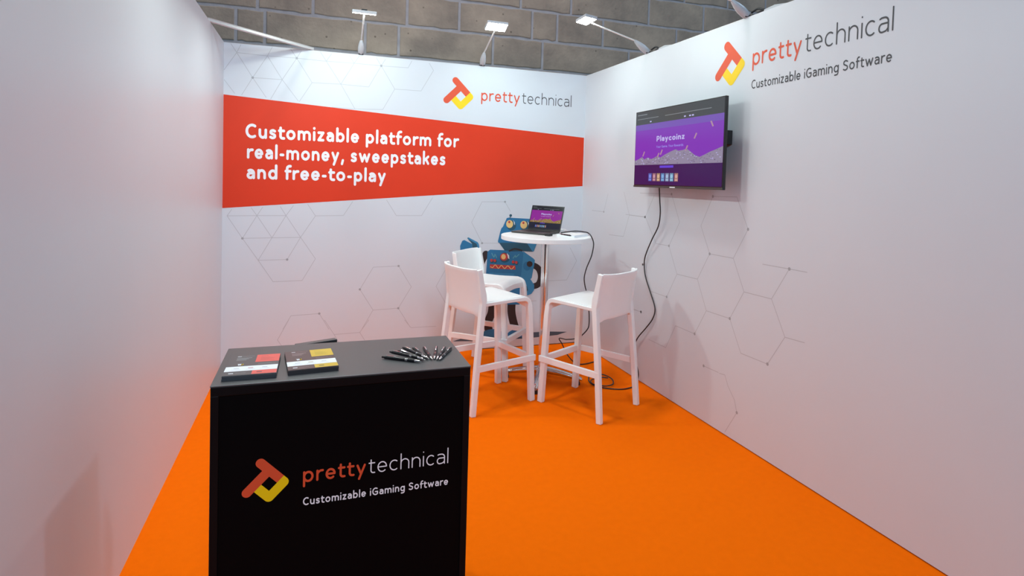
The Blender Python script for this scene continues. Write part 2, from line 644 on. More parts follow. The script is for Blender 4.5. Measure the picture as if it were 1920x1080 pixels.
def hex_lines(plane, axis, sets, wall, width=0.0042):
    mb = MB()
    k = 0
    for fx, paths, dots in sets:
        for p in paths:
            P = [at(*fx(*a), axis, 0) for a in p]
            uv = [((c - plane.o).dot(plane.u), (c - plane.o).dot(plane.v)) for c in P]
            for a, c in zip(uv, uv[1:]):
                k += 1
                ribbon(mb, [a, c], width, 'line', lambda x, y, e=0.0002 + (k % 5) * 0.00003: plane(x, y, e))
        for d in dots:
            c = at(*fx(*d), axis, 0) - plane.o
            u, v = c.dot(plane.u), c.dot(plane.v)
            mb.face([plane(u + 0.0095 * math.cos(i * 0.524), v + 0.0095 * math.sin(i * 0.524), 0.00038) for i in range(12)], 'dot')
    mb.build('hexagon_print', wall)


z1 = lambda x, y: (410 + x / 3.483, y / 3.483)
z3 = lambda x, y: (410 + x / 3.483, 300 + y / 3.483)
zc = lambda x, y: (410 + x / 3.857, 600 + y / 3.857)
zt = lambda x, y: (820 + x / 4.5, 360 + y / 4.5)
zr = lambda x, y: (1180 + x / 3.0, 340 + y / 3.0)
zl = lambda x, y: (1300 + x / 4.909, 700 + y / 4.909)
hex_lines(back, 1, [
    (z1, [[(118, 343), (318, 365), (510, 380), (703, 400), (885, 413), (1062, 430), (1237, 443), (1262, 398)],
          [(510, 380), (610, 540), (798, 550), (980, 568), (1062, 430), (1150, 582), (1322, 594), (1403, 460), (1375, 412)],
          [(703, 400), (798, 550), (885, 413)], [(798, 550), (890, 712), (1072, 715), (1150, 582)], [(740, 700), (890, 712)],
          [(610, 540), (527, 663)], [(510, 380), (415, 520), (222, 507), (118, 343), (36, 455)],
          [(318, 365), (222, 507), (310, 636)], [(318, 365), (415, 520), (520, 660)], [(222, 507), (150, 620)], [(415, 520), (340, 646)],
          [(118, 343), (145, 292)], [(118, 343), (80, 285)], [(318, 365), (350, 308)], [(510, 380), (470, 320)], [(510, 380), (540, 332)],
          [(703, 400), (665, 340)], [(703, 400), (738, 350)], [(885, 413), (855, 364)], [(885, 413), (918, 366)],
          [(1062, 430), (1030, 378)], [(1062, 430), (1090, 386)], [(36, 520), (105, 610)]],
     [(510, 380), (222, 507), (1062, 430)]),
    (z3, [[(85, 322), (55, 365), (250, 363), (440, 363), (535, 505), (348, 508), (155, 512), (55, 365)],
          [(250, 363), (155, 512), (258, 655), (447, 650), (535, 505), (632, 645), (545, 787), (355, 795), (258, 655), (348, 508), (440, 363)],
          [(250, 363), (348, 508)], [(535, 505), (632, 365), (815, 362), (875, 272)], [(632, 365), (582, 290)],
          [(440, 363), (402, 304)], [(440, 363), (488, 298)], [(250, 363), (212, 312)], [(250, 363), (287, 309)],
          [(1097, 262), (1160, 363), (1325, 363), (1397, 246)],
          [(1905, 335), (1870, 273), (1720, 273), (1652, 407), (1720, 543), (1840, 543)],
          [(1010, 700), (1175, 692), (1258, 828), (1173, 968), (1008, 980), (922, 845), (1010, 700)],
          [(1008, 980), (938, 1100)], [(1173, 968), (1250, 1090)], [(720, 1105), (657, 1003), (472, 1017), (420, 1105)],
          [(1490, 950), (1420, 825), (1490, 700)], [(1490, 950), (1630, 942)]],
     [(155, 512), (447, 650), (1870, 273), (1720, 543), (1175, 692), (1173, 968), (922, 845), (657, 1003), (1490, 950)]),
    (zc, [[(505, 2), (425, 145), (475, 215)], [(765, 0), (835, 105), (1020, 90), (1085, 0)], [(835, 105), (875, 175)], [(1020, 90), (1055, 145)],
          [(1345, 0), (1390, 55), (1570, 45)]], []),
    (zt, [[(1120, 470), (1175, 580), (1090, 742), (935, 750)], [(770, 920), (835, 918)]], []),
], wall_back)
hex_lines(right, 0, [
    (zr, [[(470, 85), (605, 88), (668, 270), (585, 433), (452, 408), (403, 250), (470, 85)],
          [(452, 408), (383, 550), (268, 522), (223, 363), (150, 350), (90, 200), (140, 80)], [(223, 363), (283, 230), (238, 72), (60, 66)],
          [(268, 522), (210, 650), (125, 620)], [(383, 550), (433, 728), (367, 858), (260, 812), (205, 935), (110, 890)],
          [(433, 728), (565, 772), (645, 622), (585, 433)], [(645, 622), (800, 662), (900, 493), (1000, 512)], [(900, 493), (750, 466)],
          [(800, 662), (875, 877), (985, 908)], [(875, 877), (777, 1028), (627, 967), (565, 772)], [(500, 1075), (418, 1038)],
          [(0, 708), (65, 735)], [(90, 200), (-20, 186)]],
     [(238, 72), (470, 85), (90, 200), (668, 270), (223, 363), (452, 408), (900, 493), (210, 650), (65, 735), (565, 772), (367, 858), (777, 1028), (418, 1038), (75, 468)]),
    (zl, [[(290, 540), (400, 362), (378, 245), (320, 120), (290, 15), (240, 0)]], [(400, 362)]),
    (zt, [[(1305, 155), (1405, 167), (1440, 20)], [(1750, 212), (1620, 195), (1570, 375), (1450, 360)], [(1575, 0), (1620, 195)],
          [(1625, 985), (1718, 1010)]], [(1405, 167), (1750, 212), (1735, 612), (1718, 1010)]),
], wall_right)


# ---- plain cartoon robot printed low on the back wall
def robot_print():
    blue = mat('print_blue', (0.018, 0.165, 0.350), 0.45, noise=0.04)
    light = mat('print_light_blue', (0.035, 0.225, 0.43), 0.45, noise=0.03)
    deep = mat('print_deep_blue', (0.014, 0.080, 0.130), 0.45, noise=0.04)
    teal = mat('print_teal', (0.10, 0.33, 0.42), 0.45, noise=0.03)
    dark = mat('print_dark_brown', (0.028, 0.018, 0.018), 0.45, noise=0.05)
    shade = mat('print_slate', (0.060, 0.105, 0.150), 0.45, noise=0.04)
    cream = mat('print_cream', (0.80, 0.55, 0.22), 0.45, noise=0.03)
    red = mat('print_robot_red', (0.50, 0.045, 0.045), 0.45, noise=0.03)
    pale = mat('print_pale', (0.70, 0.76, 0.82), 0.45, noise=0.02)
    mb = MB()
    lay = [0.0]

    def pt(p):
        c = at(p[0], p[1], 1, 0)
        return back(c.x, c.z, 0.0006 + lay[0])

    def poly(pts, m):
        lay[0] += 0.00003
        mb.face([pt(p) for p in pts], m)

    def disc(cx, cy, rx, ry, m, n=24):
        poly(arc(cx, cy, rx, ry, 0, 360 - 360 / n, n - 1), m)

    def band(path, w, m):
        lay[0] += 0.00003
        pts = sp2(path, 8)
        ribbon(mb, pts, w, m, lambda x, y: pt((x, y)))
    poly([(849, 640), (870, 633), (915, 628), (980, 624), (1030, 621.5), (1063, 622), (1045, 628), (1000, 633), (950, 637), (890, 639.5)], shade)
    band([(924, 560), (922, 585), (915, 605), (917, 622)], 15, dark)
    band([(960, 560), (959, 585), (965, 612), (972, 622)], 15, dark)
    for cx in (924, 972):
        poly([(cx - 22, 632)] + arc(cx, 630, 22, 13, 180, 360, 14) + [(cx + 22, 632)], blue)
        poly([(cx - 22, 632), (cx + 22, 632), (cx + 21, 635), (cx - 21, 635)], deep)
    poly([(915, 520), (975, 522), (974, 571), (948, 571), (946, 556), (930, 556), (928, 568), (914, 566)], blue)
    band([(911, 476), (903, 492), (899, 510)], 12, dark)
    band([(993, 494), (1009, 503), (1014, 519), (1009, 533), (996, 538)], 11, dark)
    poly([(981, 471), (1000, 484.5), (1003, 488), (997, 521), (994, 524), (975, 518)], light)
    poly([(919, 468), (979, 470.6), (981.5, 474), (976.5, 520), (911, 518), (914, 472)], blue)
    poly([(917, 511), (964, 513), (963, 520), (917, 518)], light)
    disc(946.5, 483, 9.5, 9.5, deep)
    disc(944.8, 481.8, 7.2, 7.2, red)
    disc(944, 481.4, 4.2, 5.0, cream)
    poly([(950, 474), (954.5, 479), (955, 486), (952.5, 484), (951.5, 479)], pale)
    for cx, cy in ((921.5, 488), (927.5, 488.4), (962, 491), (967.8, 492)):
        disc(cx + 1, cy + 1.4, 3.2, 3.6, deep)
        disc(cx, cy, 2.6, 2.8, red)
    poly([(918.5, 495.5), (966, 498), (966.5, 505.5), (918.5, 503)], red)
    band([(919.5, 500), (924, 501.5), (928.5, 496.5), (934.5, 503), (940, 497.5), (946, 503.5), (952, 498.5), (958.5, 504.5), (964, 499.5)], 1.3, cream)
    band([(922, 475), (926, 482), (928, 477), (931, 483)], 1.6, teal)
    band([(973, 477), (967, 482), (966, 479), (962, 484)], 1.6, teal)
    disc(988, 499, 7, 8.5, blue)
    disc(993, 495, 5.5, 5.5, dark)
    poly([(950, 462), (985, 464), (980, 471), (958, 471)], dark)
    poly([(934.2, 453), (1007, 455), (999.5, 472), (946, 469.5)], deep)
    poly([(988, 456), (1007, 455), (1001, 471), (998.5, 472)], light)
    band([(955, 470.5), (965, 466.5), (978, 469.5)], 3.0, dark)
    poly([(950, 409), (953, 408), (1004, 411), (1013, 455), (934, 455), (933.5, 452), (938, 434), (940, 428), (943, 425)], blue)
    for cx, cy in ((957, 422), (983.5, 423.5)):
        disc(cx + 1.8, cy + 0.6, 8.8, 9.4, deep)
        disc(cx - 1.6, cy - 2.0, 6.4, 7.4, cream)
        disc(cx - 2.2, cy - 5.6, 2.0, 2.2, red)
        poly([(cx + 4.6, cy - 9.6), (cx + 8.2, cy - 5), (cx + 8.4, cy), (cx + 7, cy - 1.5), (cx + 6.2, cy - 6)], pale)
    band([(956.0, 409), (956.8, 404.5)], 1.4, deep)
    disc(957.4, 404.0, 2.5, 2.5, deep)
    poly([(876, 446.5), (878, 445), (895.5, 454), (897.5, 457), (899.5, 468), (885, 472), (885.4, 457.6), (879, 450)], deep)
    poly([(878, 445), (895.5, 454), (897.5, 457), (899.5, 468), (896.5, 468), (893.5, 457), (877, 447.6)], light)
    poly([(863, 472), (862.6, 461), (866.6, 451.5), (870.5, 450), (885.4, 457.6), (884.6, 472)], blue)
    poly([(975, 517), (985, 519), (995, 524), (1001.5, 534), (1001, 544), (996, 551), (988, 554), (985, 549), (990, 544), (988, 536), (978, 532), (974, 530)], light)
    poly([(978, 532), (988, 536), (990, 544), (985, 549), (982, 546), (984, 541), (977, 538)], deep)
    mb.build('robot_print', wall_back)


robot_print()


# ------------------------------------------------------------------ black reception counter
CX0, CX1, CYF, CYB, CH = -2.652, -1.887, -3.115, -2.735, 0.90
counter = tag(empty('reception_counter', ((CX0 + CX1) / 2, (CYF + CYB) / 2, 0)), 'black reception counter with red and yellow logo on its front', 'counter')
ccx, ccy = (CX0 + CX1) / 2, (CYF + CYB) / 2
hw, hd = (CX1 - CX0) / 2, (CYB - CYF) / 2
b = MB()
b.box((-hw + 0.012, -hd + 0.006, 0.03), (hw - 0.012, -hd + 0.022, CH - 0.03), 'black')
b.build('front_panel', counter)
for s in (-1, 1):
    b = MB(); b.box((s * (hw - 0.008) - 0.006, -hd + 0.02, 0.03), (s * (hw - 0.008) + 0.006, hd - 0.02, CH - 0.03), 'black'); b.build('side_panel', counter)
b = MB(); b.box((-hw + 0.016, -hd + 0.024, 0.10), (hw - 0.016, hd - 0.03, 0.12), 'black'); b.build('shelf', counter)
b = MB()
for sx in (-1, 1):
    for sy in (-1, 1):
        b.box((sx * (hw - 0.011) - 0.011, sy * (hd - 0.011) - 0.011, 0), (sx * (hw - 0.011) + 0.011, sy * (hd - 0.011) + 0.011, CH - 0.03), 'frame')
b.box((-hw + 0.022, -hd, 0), (hw - 0.022, -hd + 0.022, 0.03), 'frame')
b.build('frame', counter, bevel=0.002)
b = MB(); b.box((-hw, -hd, CH - 0.032), (hw, hd, CH - 0.004), 'frame')
b.build('top_rail', counter, bevel=0.002)
b = MB(); b.box((-hw - 0.001, -hd - 0.001, CH - 0.004), (hw + 0.001, hd + 0.001, CH), 'ctop')
b.build('countertop', counter, bevel=0.0012)
cf = Plane((-ccx, -hd + 0.006, 0), (1, 0, 0), (0, 0, 1), (0, -1, 0))
mb = MB(); emblem(mb, cf, -2.4935, 0.5925, 0.0305, 0.0006); mb.build('logo_emblem', counter)
mb = MB()
write(mb, 'pretty', cf, -2.399, -2.215, 0.582, 0.0345, 0.2, 'logored', 0.0006, gap=0.24)
write(mb, 'technical', cf, -2.206, -1.953, 0.583, 0.0345, 0.105, 'white_ink', 0.0006, gap=0.24)
mb.build('logo_lettering', counter)
mb = MB()
write(mb, 'Customizable iGaming Software', cf, -2.398, -1.952, 0.5115, 0.0172, 0.23, 'white_ink', 0.0006, gap=0.24)
mb.build('tagline_lettering', counter)


# ---- leaflets in two stacks
def leaflet_top(name, base, accent, label, group, loc, rz, w=0.148, d=0.205):
    o = tag(empty(name, loc, rz), label, 'leaflet', group)
    paper = mat(name + '_stock', base, 0.4, noise=0.03)
    acc = mat(name + '_accent', accent, 0.4, noise=0.03)
    faint = mat(name + '_small_print', tuple(min(1, c * 2.4 + 0.09) for c in base), 0.5, noise=0.02)
    faint2 = mat(name + '_accent_print', tuple(c * 0.62 + 0.03 for c in accent), 0.5, noise=0.02)
    b = MB(); b.box((-w / 2, -d / 2, 0), (w / 2, d / 2, 0.0011), paper); b.build('sheet', o)
    pl = Plane((-w / 2, -d / 2, 0.0011), (w, 0, 0), (0, d, 0), (0, 0, 1))

    def rect(mb, u0, u1, v0, v1, m, e):
        mb.face([pl(u0, v0, e), pl(u1, v0, e), pl(u1, v1, e), pl(u0, v1, e)], m)
    mb = MB()
    rect(mb, 0.53, 1.0, 0.60, 0.985, acc, 0.0002)
    rect(mb, 0.0, 1.0, 0.19, 0.42, 'paper', 0.0002)
    rect(mb, 0.53, 1.0, 0.015, 0.185, acc, 0.0002)
    for k in range(6):
        rect(mb, 0.62, 0.90 - 0.05 * (k % 3), 0.68 + k * 0.03, 0.69 + k * 0.03, faint2, 0.0003)
    rect(mb, 0.62, 0.76, 0.90, 0.915, faint2, 0.0003)
    for k, (a, c) in enumerate(((0.14, 0.44), (0.14, 0.38), (0.14, 0.34))):
        rect(mb, a, c, 0.83 - k * 0.05, 0.855 - k * 0.05, faint, 0.0003)
    rect(mb, 0.14, 0.22, 0.925, 0.945, 'paper', 0.0003)
    rect(mb, 0.24, 0.48, 0.928, 0.94, faint, 0.0003)
    for k in range(3):
        rect(mb, 0.16 + k * 0.27, 0.26 + k * 0.27, 0.31, 0.335, faint2 if k == 1 else 'line', 0.0003)
        rect(mb, 0.12 + k * 0.27, 0.30 + k * 0.27, 0.255, 0.265, 'line', 0.0003)
    rect(mb, 0.60, 0.94, 0.49, 0.50, faint, 0.0003)
    rect(mb, 0.60, 0.86, 0.515, 0.525, faint, 0.0003)
    rect(mb, 0.10, 0.19, 0.08, 0.11, 'paper', 0.0003)
    rect(mb, 0.21, 0.42, 0.085, 0.10, faint, 0.0003)
    rect(mb, 0.62, 0.72, 0.085, 0.115, 'ink', 0.0003)
    mb.build('printed_panels', o)
    mb = MB()
    for u, m in ((0.215, 'white_ink'), (0.245, 'white_ink'), (0.275, 'yellow')):
        rect(mb, u, u + 0.022, 0.47, 0.53, m, 0.0003)
    rect(mb, 0.20, 0.30, 0.525, 0.545, 'white_ink', 0.0003)
    rect(mb, 0.275, 0.315, 0.50, 0.545, 'yellow', 0.0003)
    mb.build('small_emblem', o)
    return o


def leaflet_stack(name, under, loc, rz, n, base, label, group, w=0.148, d=0.205):
    m = mat(name + '_stock_edge', base, 0.45, noise=0.08, nscale=300)
    b = MB(); b.box((-w / 2, -d / 2, 0), (w / 2, d / 2, 0.0009), m)
    first = tag(b.build(name), label, 'leaflet', group)
    rnd = random.Random(n)
    for k in range(n):
        o = first if k == 0 else copy_tree(first)
        o.location = (loc[0] + rnd.uniform(-0.0012, 0.0012), loc[1] + rnd.uniform(-0.0012, 0.0012), loc[2] + k * 0.0010)
        o.rotation_euler = (0, 0, rz + rnd.uniform(-0.006, 0.006))


def quad_pose(cnr):
    """Centre and heading of a sheet from its front-left and front-right corners and a back corner."""
    fl_, fr_, bl_, br_ = cnr
    c = (fl_ + fr_ + bl_ + br_) / 4
    d = (fr_ - fl_) + (br_ - bl_)
    return c, math.atan2(d.y, d.x)


NS = 13
zs_ = CH + NS * 0.001 + 0.0005
R_ = [at(*p, 2, zs_) for p in ((537, 696.5), (628.5, 686.5), (539, 660), (623.5, 653))]
cR, aR = quad_pose(R_)
dR = (aR)
leaflet_stack('leaflet', None, (cR.x, cR.y, CH + 0.0004), dR, NS, (0.035, 0.026, 0.028), 'dark leaflet in the stack beneath the yellow-panelled leaflet', 'leaflets stacked under the yellow-panelled one')
leaflet_top('leaflet_with_yellow_panel', (0.085, 0.050, 0.050), (0.66, 0.45, 0.03), 'dark brown leaflet with yellow panels on top of its counter stack', None, (cR.x, cR.y, zs_), dR, 0.148, 0.200)
L_ = [at(*p, 2, zs_) for p in ((417.5, 705), (513, 699.5), (438, 669.5), (525, 663))]
cL, aL = quad_pose(L_)
leaflet_stack('leaflet', None, (cL.x, cL.y, CH + 0.0004), aL, NS, (0.055, 0.055, 0.062), 'dark grey leaflet in the stack beneath the red-panelled leaflet', 'leaflets stacked under the red-panelled one')
leaflet_top('leaflet_with_red_panel', (0.080, 0.080, 0.082), (0.78, 0.11, 0.085), 'dark grey leaflet with coral red panels on top of its counter stack', None, (cL.x, cL.y, zs_), aL, 0.148, 0.200)


# ---- fan of ball pens
def make_pen():
    o = empty('ballpoint_pen', (0, 0, 0))
    L = 0.140
    b = MB(); b.tube([(x, 0, 0.0055) for x in (0.022, 0.03, 0.06, 0.10, 0.132)], [0.0048, 0.0053, 0.0053, 0.0053, 0.0050], 'penbody', 14); b.build('barrel', o, smooth=40)
    b = MB(); b.tube([(x, 0, 0.0055) for x in (0.0, 0.004, 0.012, 0.023)], [0.0010, 0.0022, 0.0038, 0.0048], 'chrome', 14); b.build('tip', o, smooth=40)
    for x in (0.048, 0.053):
        b = MB(); b.tube([(x, 0, 0.0055), (x + 0.002, 0, 0.0055)], 0.0057, 'chrome', 14); b.build('ring', o, smooth=40)
    b = MB(); b.beam([(0.128, 0, 0.0115), (0.122, 0, 0.0128), (0.098, 0, 0.0120), (0.090, 0, 0.0112)], (0.0036, 0.0012), 'chrome', (0, 1, 0)); b.build('clip', o, bevel=0.0004)
    b = MB(); b.tube([(0.131, 0, 0.0055), (0.133, 0, 0.0055), (0.141, 0, 0.0055), (0.142, 0, 0.0055)], [0.0050, 0.0034, 0.0034, 0.0026], 'penbody', 14); b.build('push_button', o, smooth=40)
    return o


M['penbody'] = mat('black_pen_barrel', (0.006, 0.006, 0.008), 0.3, noise=0.05, spec=0.35)
zp = lambda x, y: (655 + x / 6.75, 600 + y / 6.75)
pens = [((905, 528), (420, 470)), ((930, 515), (525, 430)), ((948, 505), (628, 397)), ((960, 492), (690, 380)), ((1000, 490), (812, 362)),
        ((1050, 500), (938, 345)), ((1072, 500), (1105, 335)), ((1100, 505), (1215, 345)), ((1128, 510), (1296, 350))]
ORD = ['first', 'second', 'third', 'fourth', 'fifth', 'sixth', 'seventh', 'eighth', 'ninth']
pen0 = make_pen()
for i, (tip, end) in enumerate(pens):
    o = pen0 if i == 0 else copy_tree(pen0)
    zz = CH + 0.0001 + (0.0062 if i in (1, 3) else 0.0)
    a = at(*zp(*tip), 2, CH + 0.005)
    e = at(*zp(*end), 2, CH + 0.005)
    d = math.atan2(e.y - a.y, e.x - a.x)
    c = (a + e) / 2
    o.location = (c.x - 0.07 * math.cos(d), c.y - 0.07 * math.sin(d), zz)
    o.rotation_euler = (0, 0, d)
    tag(o, 'black ballpoint pen with chrome tip, %s from the left end of the fan' % ORD[i], 'pen', 'pens fanned out on the counter')

# ---- dark box whose top just shows above the rear edge of the counter
p1, p2 = at(590, 643.6, 2, 0.885), at(632.5, 637, 2, 0.885)
d = (p2 - p1).normalized()
ang = math.atan2(d.y, d.x)
b = MB()
b.box((-0.076, 0, 0.0), (0.076, 0.026, 0.884), 'tvback')
b.box((-0.076, 0, 0.884), (0.076, 0.026, 0.887), 'ctop')
o = b.build('display_panel', bevel=0.002)
o.location = (p2.x - 0.076 * math.cos(ang), p2.y - 0.076 * math.sin(ang), 0)
o.rotation_euler = (0, 0, ang)
tag(o, 'dark upright panel just showing above rear edge of the black counter', 'panel')


# ------------------------------------------------------------------ bar stools
def make_stool():
    o = empty('bar_stool', (0, 0, 0))
    zs, zb = 0.730, 0.938
    # seat: dished panel with a rolled front edge
    prof = [(-0.205, 0.722), (-0.16, 0.723), (-0.08, 0.722), (0.0, 0.724), (0.07, 0.728), (0.115, 0.730)]
    for k in range(1, 7):
        a = math.radians(90 - 15 * k)
        prof.append((0.115 + 0.062 * math.cos(a), 0.668 + 0.062 * math.sin(a)))
    prof.append((0.178, 0.645))
    nx = 12
    rings = []
    for y, z in prof:
        row = []
        for i in range(nx + 1):
            u = -1 + 2 * i / nx
            wd = 0.196 + (0.012 * (-y + 0.17) / 0.38)
            dish = -0.006 * (1 - u * u) if -0.19 < y < 0.1 else 0
            lip = 0.0
            zz = z + dish + lip
            if y > 0.17:
                zz += 0.018 * (1 - abs(u) ** 1.5)
            row.append((u * wd, y, zz))
        rings.append(row)
    b = MB(); b.loft(rings, 'plastic', cap=False, closed=False)
    b.build('seat', o, smooth=50, solid=(0.016, -1), bevel=0.003)
    # back: thin shell curved in plan, between the two posts
    rings = []
    nz = 10
    for k in range(nz + 1):
        v = k / nz
        z = 0.640 + v * (zb - 0.640)
        yc = -0.222 - 0.012 * v - 0.034 * v * v
        row = []
        for i in range(17):
            u = -1 + 2 * i / 16
            wd = 0.205 - 0.004 * math.sin(v * math.pi)
            y = yc + 0.006 - 0.040 * (1 - abs(u) ** 3.6)
            zz = z
            if k == 0:
                zz -= 0.030 * max(0, abs(u) - 0.72) / 0.28
            if k == nz:
                zz -= 0.004 * (1 - u * u)
            row.append((u * wd, y, zz))
        rings.append(row)
    b = MB(); b.loft(rings, 'plastic', cap=False, closed=False)
    b.build('backrest', o, smooth=50, solid=(0.013, 0), bevel=0.003)
    for s in (-1, 1):
        # rear leg running on up as the backrest post
        b = MB()
        pts = smooth_path([(s * 0.227, -0.283, 0), (s * 0.219, -0.252, 0.35), (s * 0.211, -0.220, 0.66), (s * 0.208, -0.214, 0.735), (s * 0.206, -0.226, 0.82), (s * 0.206, -0.246, 0.935)], 5)
        n = len(pts)
        sz = [(0.030 + 0.006 * min(1, k / 8) - 0.012 * max(0, (k - 15) / 10), 0.036 + 0.010 * math.exp(-((k / (n - 1) - 0.68) / 0.12) ** 2)) for k in range(n)]
        b.beam(pts, sz, 'plastic', (1, 0, 0))
        b.build('leg', o, bevel=0.004, seg=2, smooth=50)
        # front leg, bent into the seat rail
        b = MB()
        pts = [(s * 0.200, 0.211, 0), (s * 0.196, 0.196, 0.30), (s * 0.192, 0.181, 0.60), (s * 0.191, 0.176, 0.66)]
        for k in range(1, 7):
            a = math.radians(15 * k)
            pts.append((s * 0.191, 0.128 + 0.048 * math.cos(a), 0.664 + 0.046 * math.sin(a)))
        pts.append((s * 0.194, 0.02, 0.7085))
        pts.append((s * 0.204, -0.20, 0.7045))
        sz = [(0.036, 0.040), (0.036, 0.040), (0.036, 0.038), (0.034, 0.036)] + [(0.030, 0.030)] * 6 + [(0.026, 0.024), (0.026, 0.024)]
        b.beam(pts, sz, 'plastic', (1, 0, 0))
        b.build('leg', o, bevel=0.004, seg=2, smooth=50)
        # side foot rest
        b = MB(); b.beam([(s * 0.211, 0.226, 0.300), (s * 0.229, -0.264, 0.300)], (0.018, 0.042), 'plastic', (1, 0, 0))
        b.build('footrest', o, bevel=0.003)
        b = MB(); b.beam([(s * 0.227, -0.283, 0.0), (s * 0.2268, -0.2825, 0.004)], (0.026, 0.030), 'rubber'); b.build('foot_pad', o)
        b = MB(); b.beam([(s * 0.200, 0.211, 0.0), (s * 0.200, 0.211, 0.004)], (0.030, 0.034), 'rubber'); b.build('foot_pad', o)
    b = MB(); b.beam([(-0.205, 0.200, 0.300), (0.205, 0.200, 0.300)], (0.026, 0.042), 'plastic', (0, 1, 0))
    b.build('footrest', o, bevel=0.003)
    return o


st = make_stool()
for i, (x, y, a, lab) in enumerate((
        (-0.607, -1.364, 0.513, 'white plastic bar stool standing alone right of the table by the hanging cable'),
        (-1.202, -1.111, -1.268, 'white plastic bar stool left of the table, the nearer of two, closest to the counter'),
        (-1.017, -0.550, -2.323, 'white plastic bar stool behind another stool, its back against the printed robot'))):
    o = st if i == 0 else copy_tree(st)
    o.location = (x, y, 0)
    o.rotation_euler = (0, 0, a)
    tag(o, lab, 'bar stool', 'bar stools round the tall table')

# ------------------------------------------------------------------ tall round table
TX, TY, TZ = -0.728, -0.898, 1.105
table = tag(empty('bar_table', (TX, TY, 0)), 'tall round white bar table on chrome column and four-armed base', 'table')
b = MB(); b.lathe([(0.0001, TZ - 0.032), (0.333, TZ - 0.032), (0.335, TZ - 0.030), (0.335, TZ - 0.002), (0.333, TZ), (0.0001, TZ)], 'top', 96)
b.build('tabletop', table, smooth=35)
b = MB(); b.lathe([(0.0001, 0.10), (0.029, 0.10), (0.029, TZ - 0.045), (0.0001, TZ - 0.045)], 'chrome', 40)
b.build('column', table, smooth=40)
b = MB(); b.lathe([(0.0001, TZ - 0.050), (0.10, TZ - 0.050), (0.11, TZ - 0.044), (0.11, TZ - 0.0325), (0.0001, TZ - 0.0325)], 'alu', 32)
b.build('mounting_plate', table, smooth=40)
b = MB(); b.lathe([(0.0001, 0.055), (0.048, 0.055), (0.052, 0.075), (0.046, 0.100), (0.033, 0.112), (0.0001, 0.112)], 'alu', 32)
b.build('hub', table, smooth=60)
a0 = math.atan2(-0.165, 0.235) + math.radians(4)
for k in range(4):
    a = a0 + k * math.pi / 2
    dr = Vector((math.cos(a), math.sin(a), 0))
    sd = Vector((-math.sin(a), math.cos(a), 0))
    rings = []
    for t in range(13):
        q = t / 12
        r = 0.02 + q * 0.285
        zc = 0.088 - 0.046 * q ** 1.5
        w = 0.033 - 0.009 * q + 0.004 * math.exp(-((q - 1) / 0.12) ** 2)
        hh = 0.028 - 0.012 * q
        if t == 12:
            w *= 0.62; hh *= 0.6
        rings.append([dr * r + sd * (w * math.cos(x)) + Vector((0, 0, zc + hh * math.sin(x))) for x in [i * math.pi / 6 for i in range(12)]])
    b = MB(); b.loft(rings, 'alu')
    leg = b.build('leg', table, smooth=60)
    b = MB(); p = dr * 0.272
    b.lathe([(0.0001, 0.0), (0.019, 0.0), (0.019, 0.014), (0.014, 0.028), (0.0001, 0.028)], 'rubber', 20, (p.x, p.y, 0))
    b.build('foot_pad', leg, smooth=40)


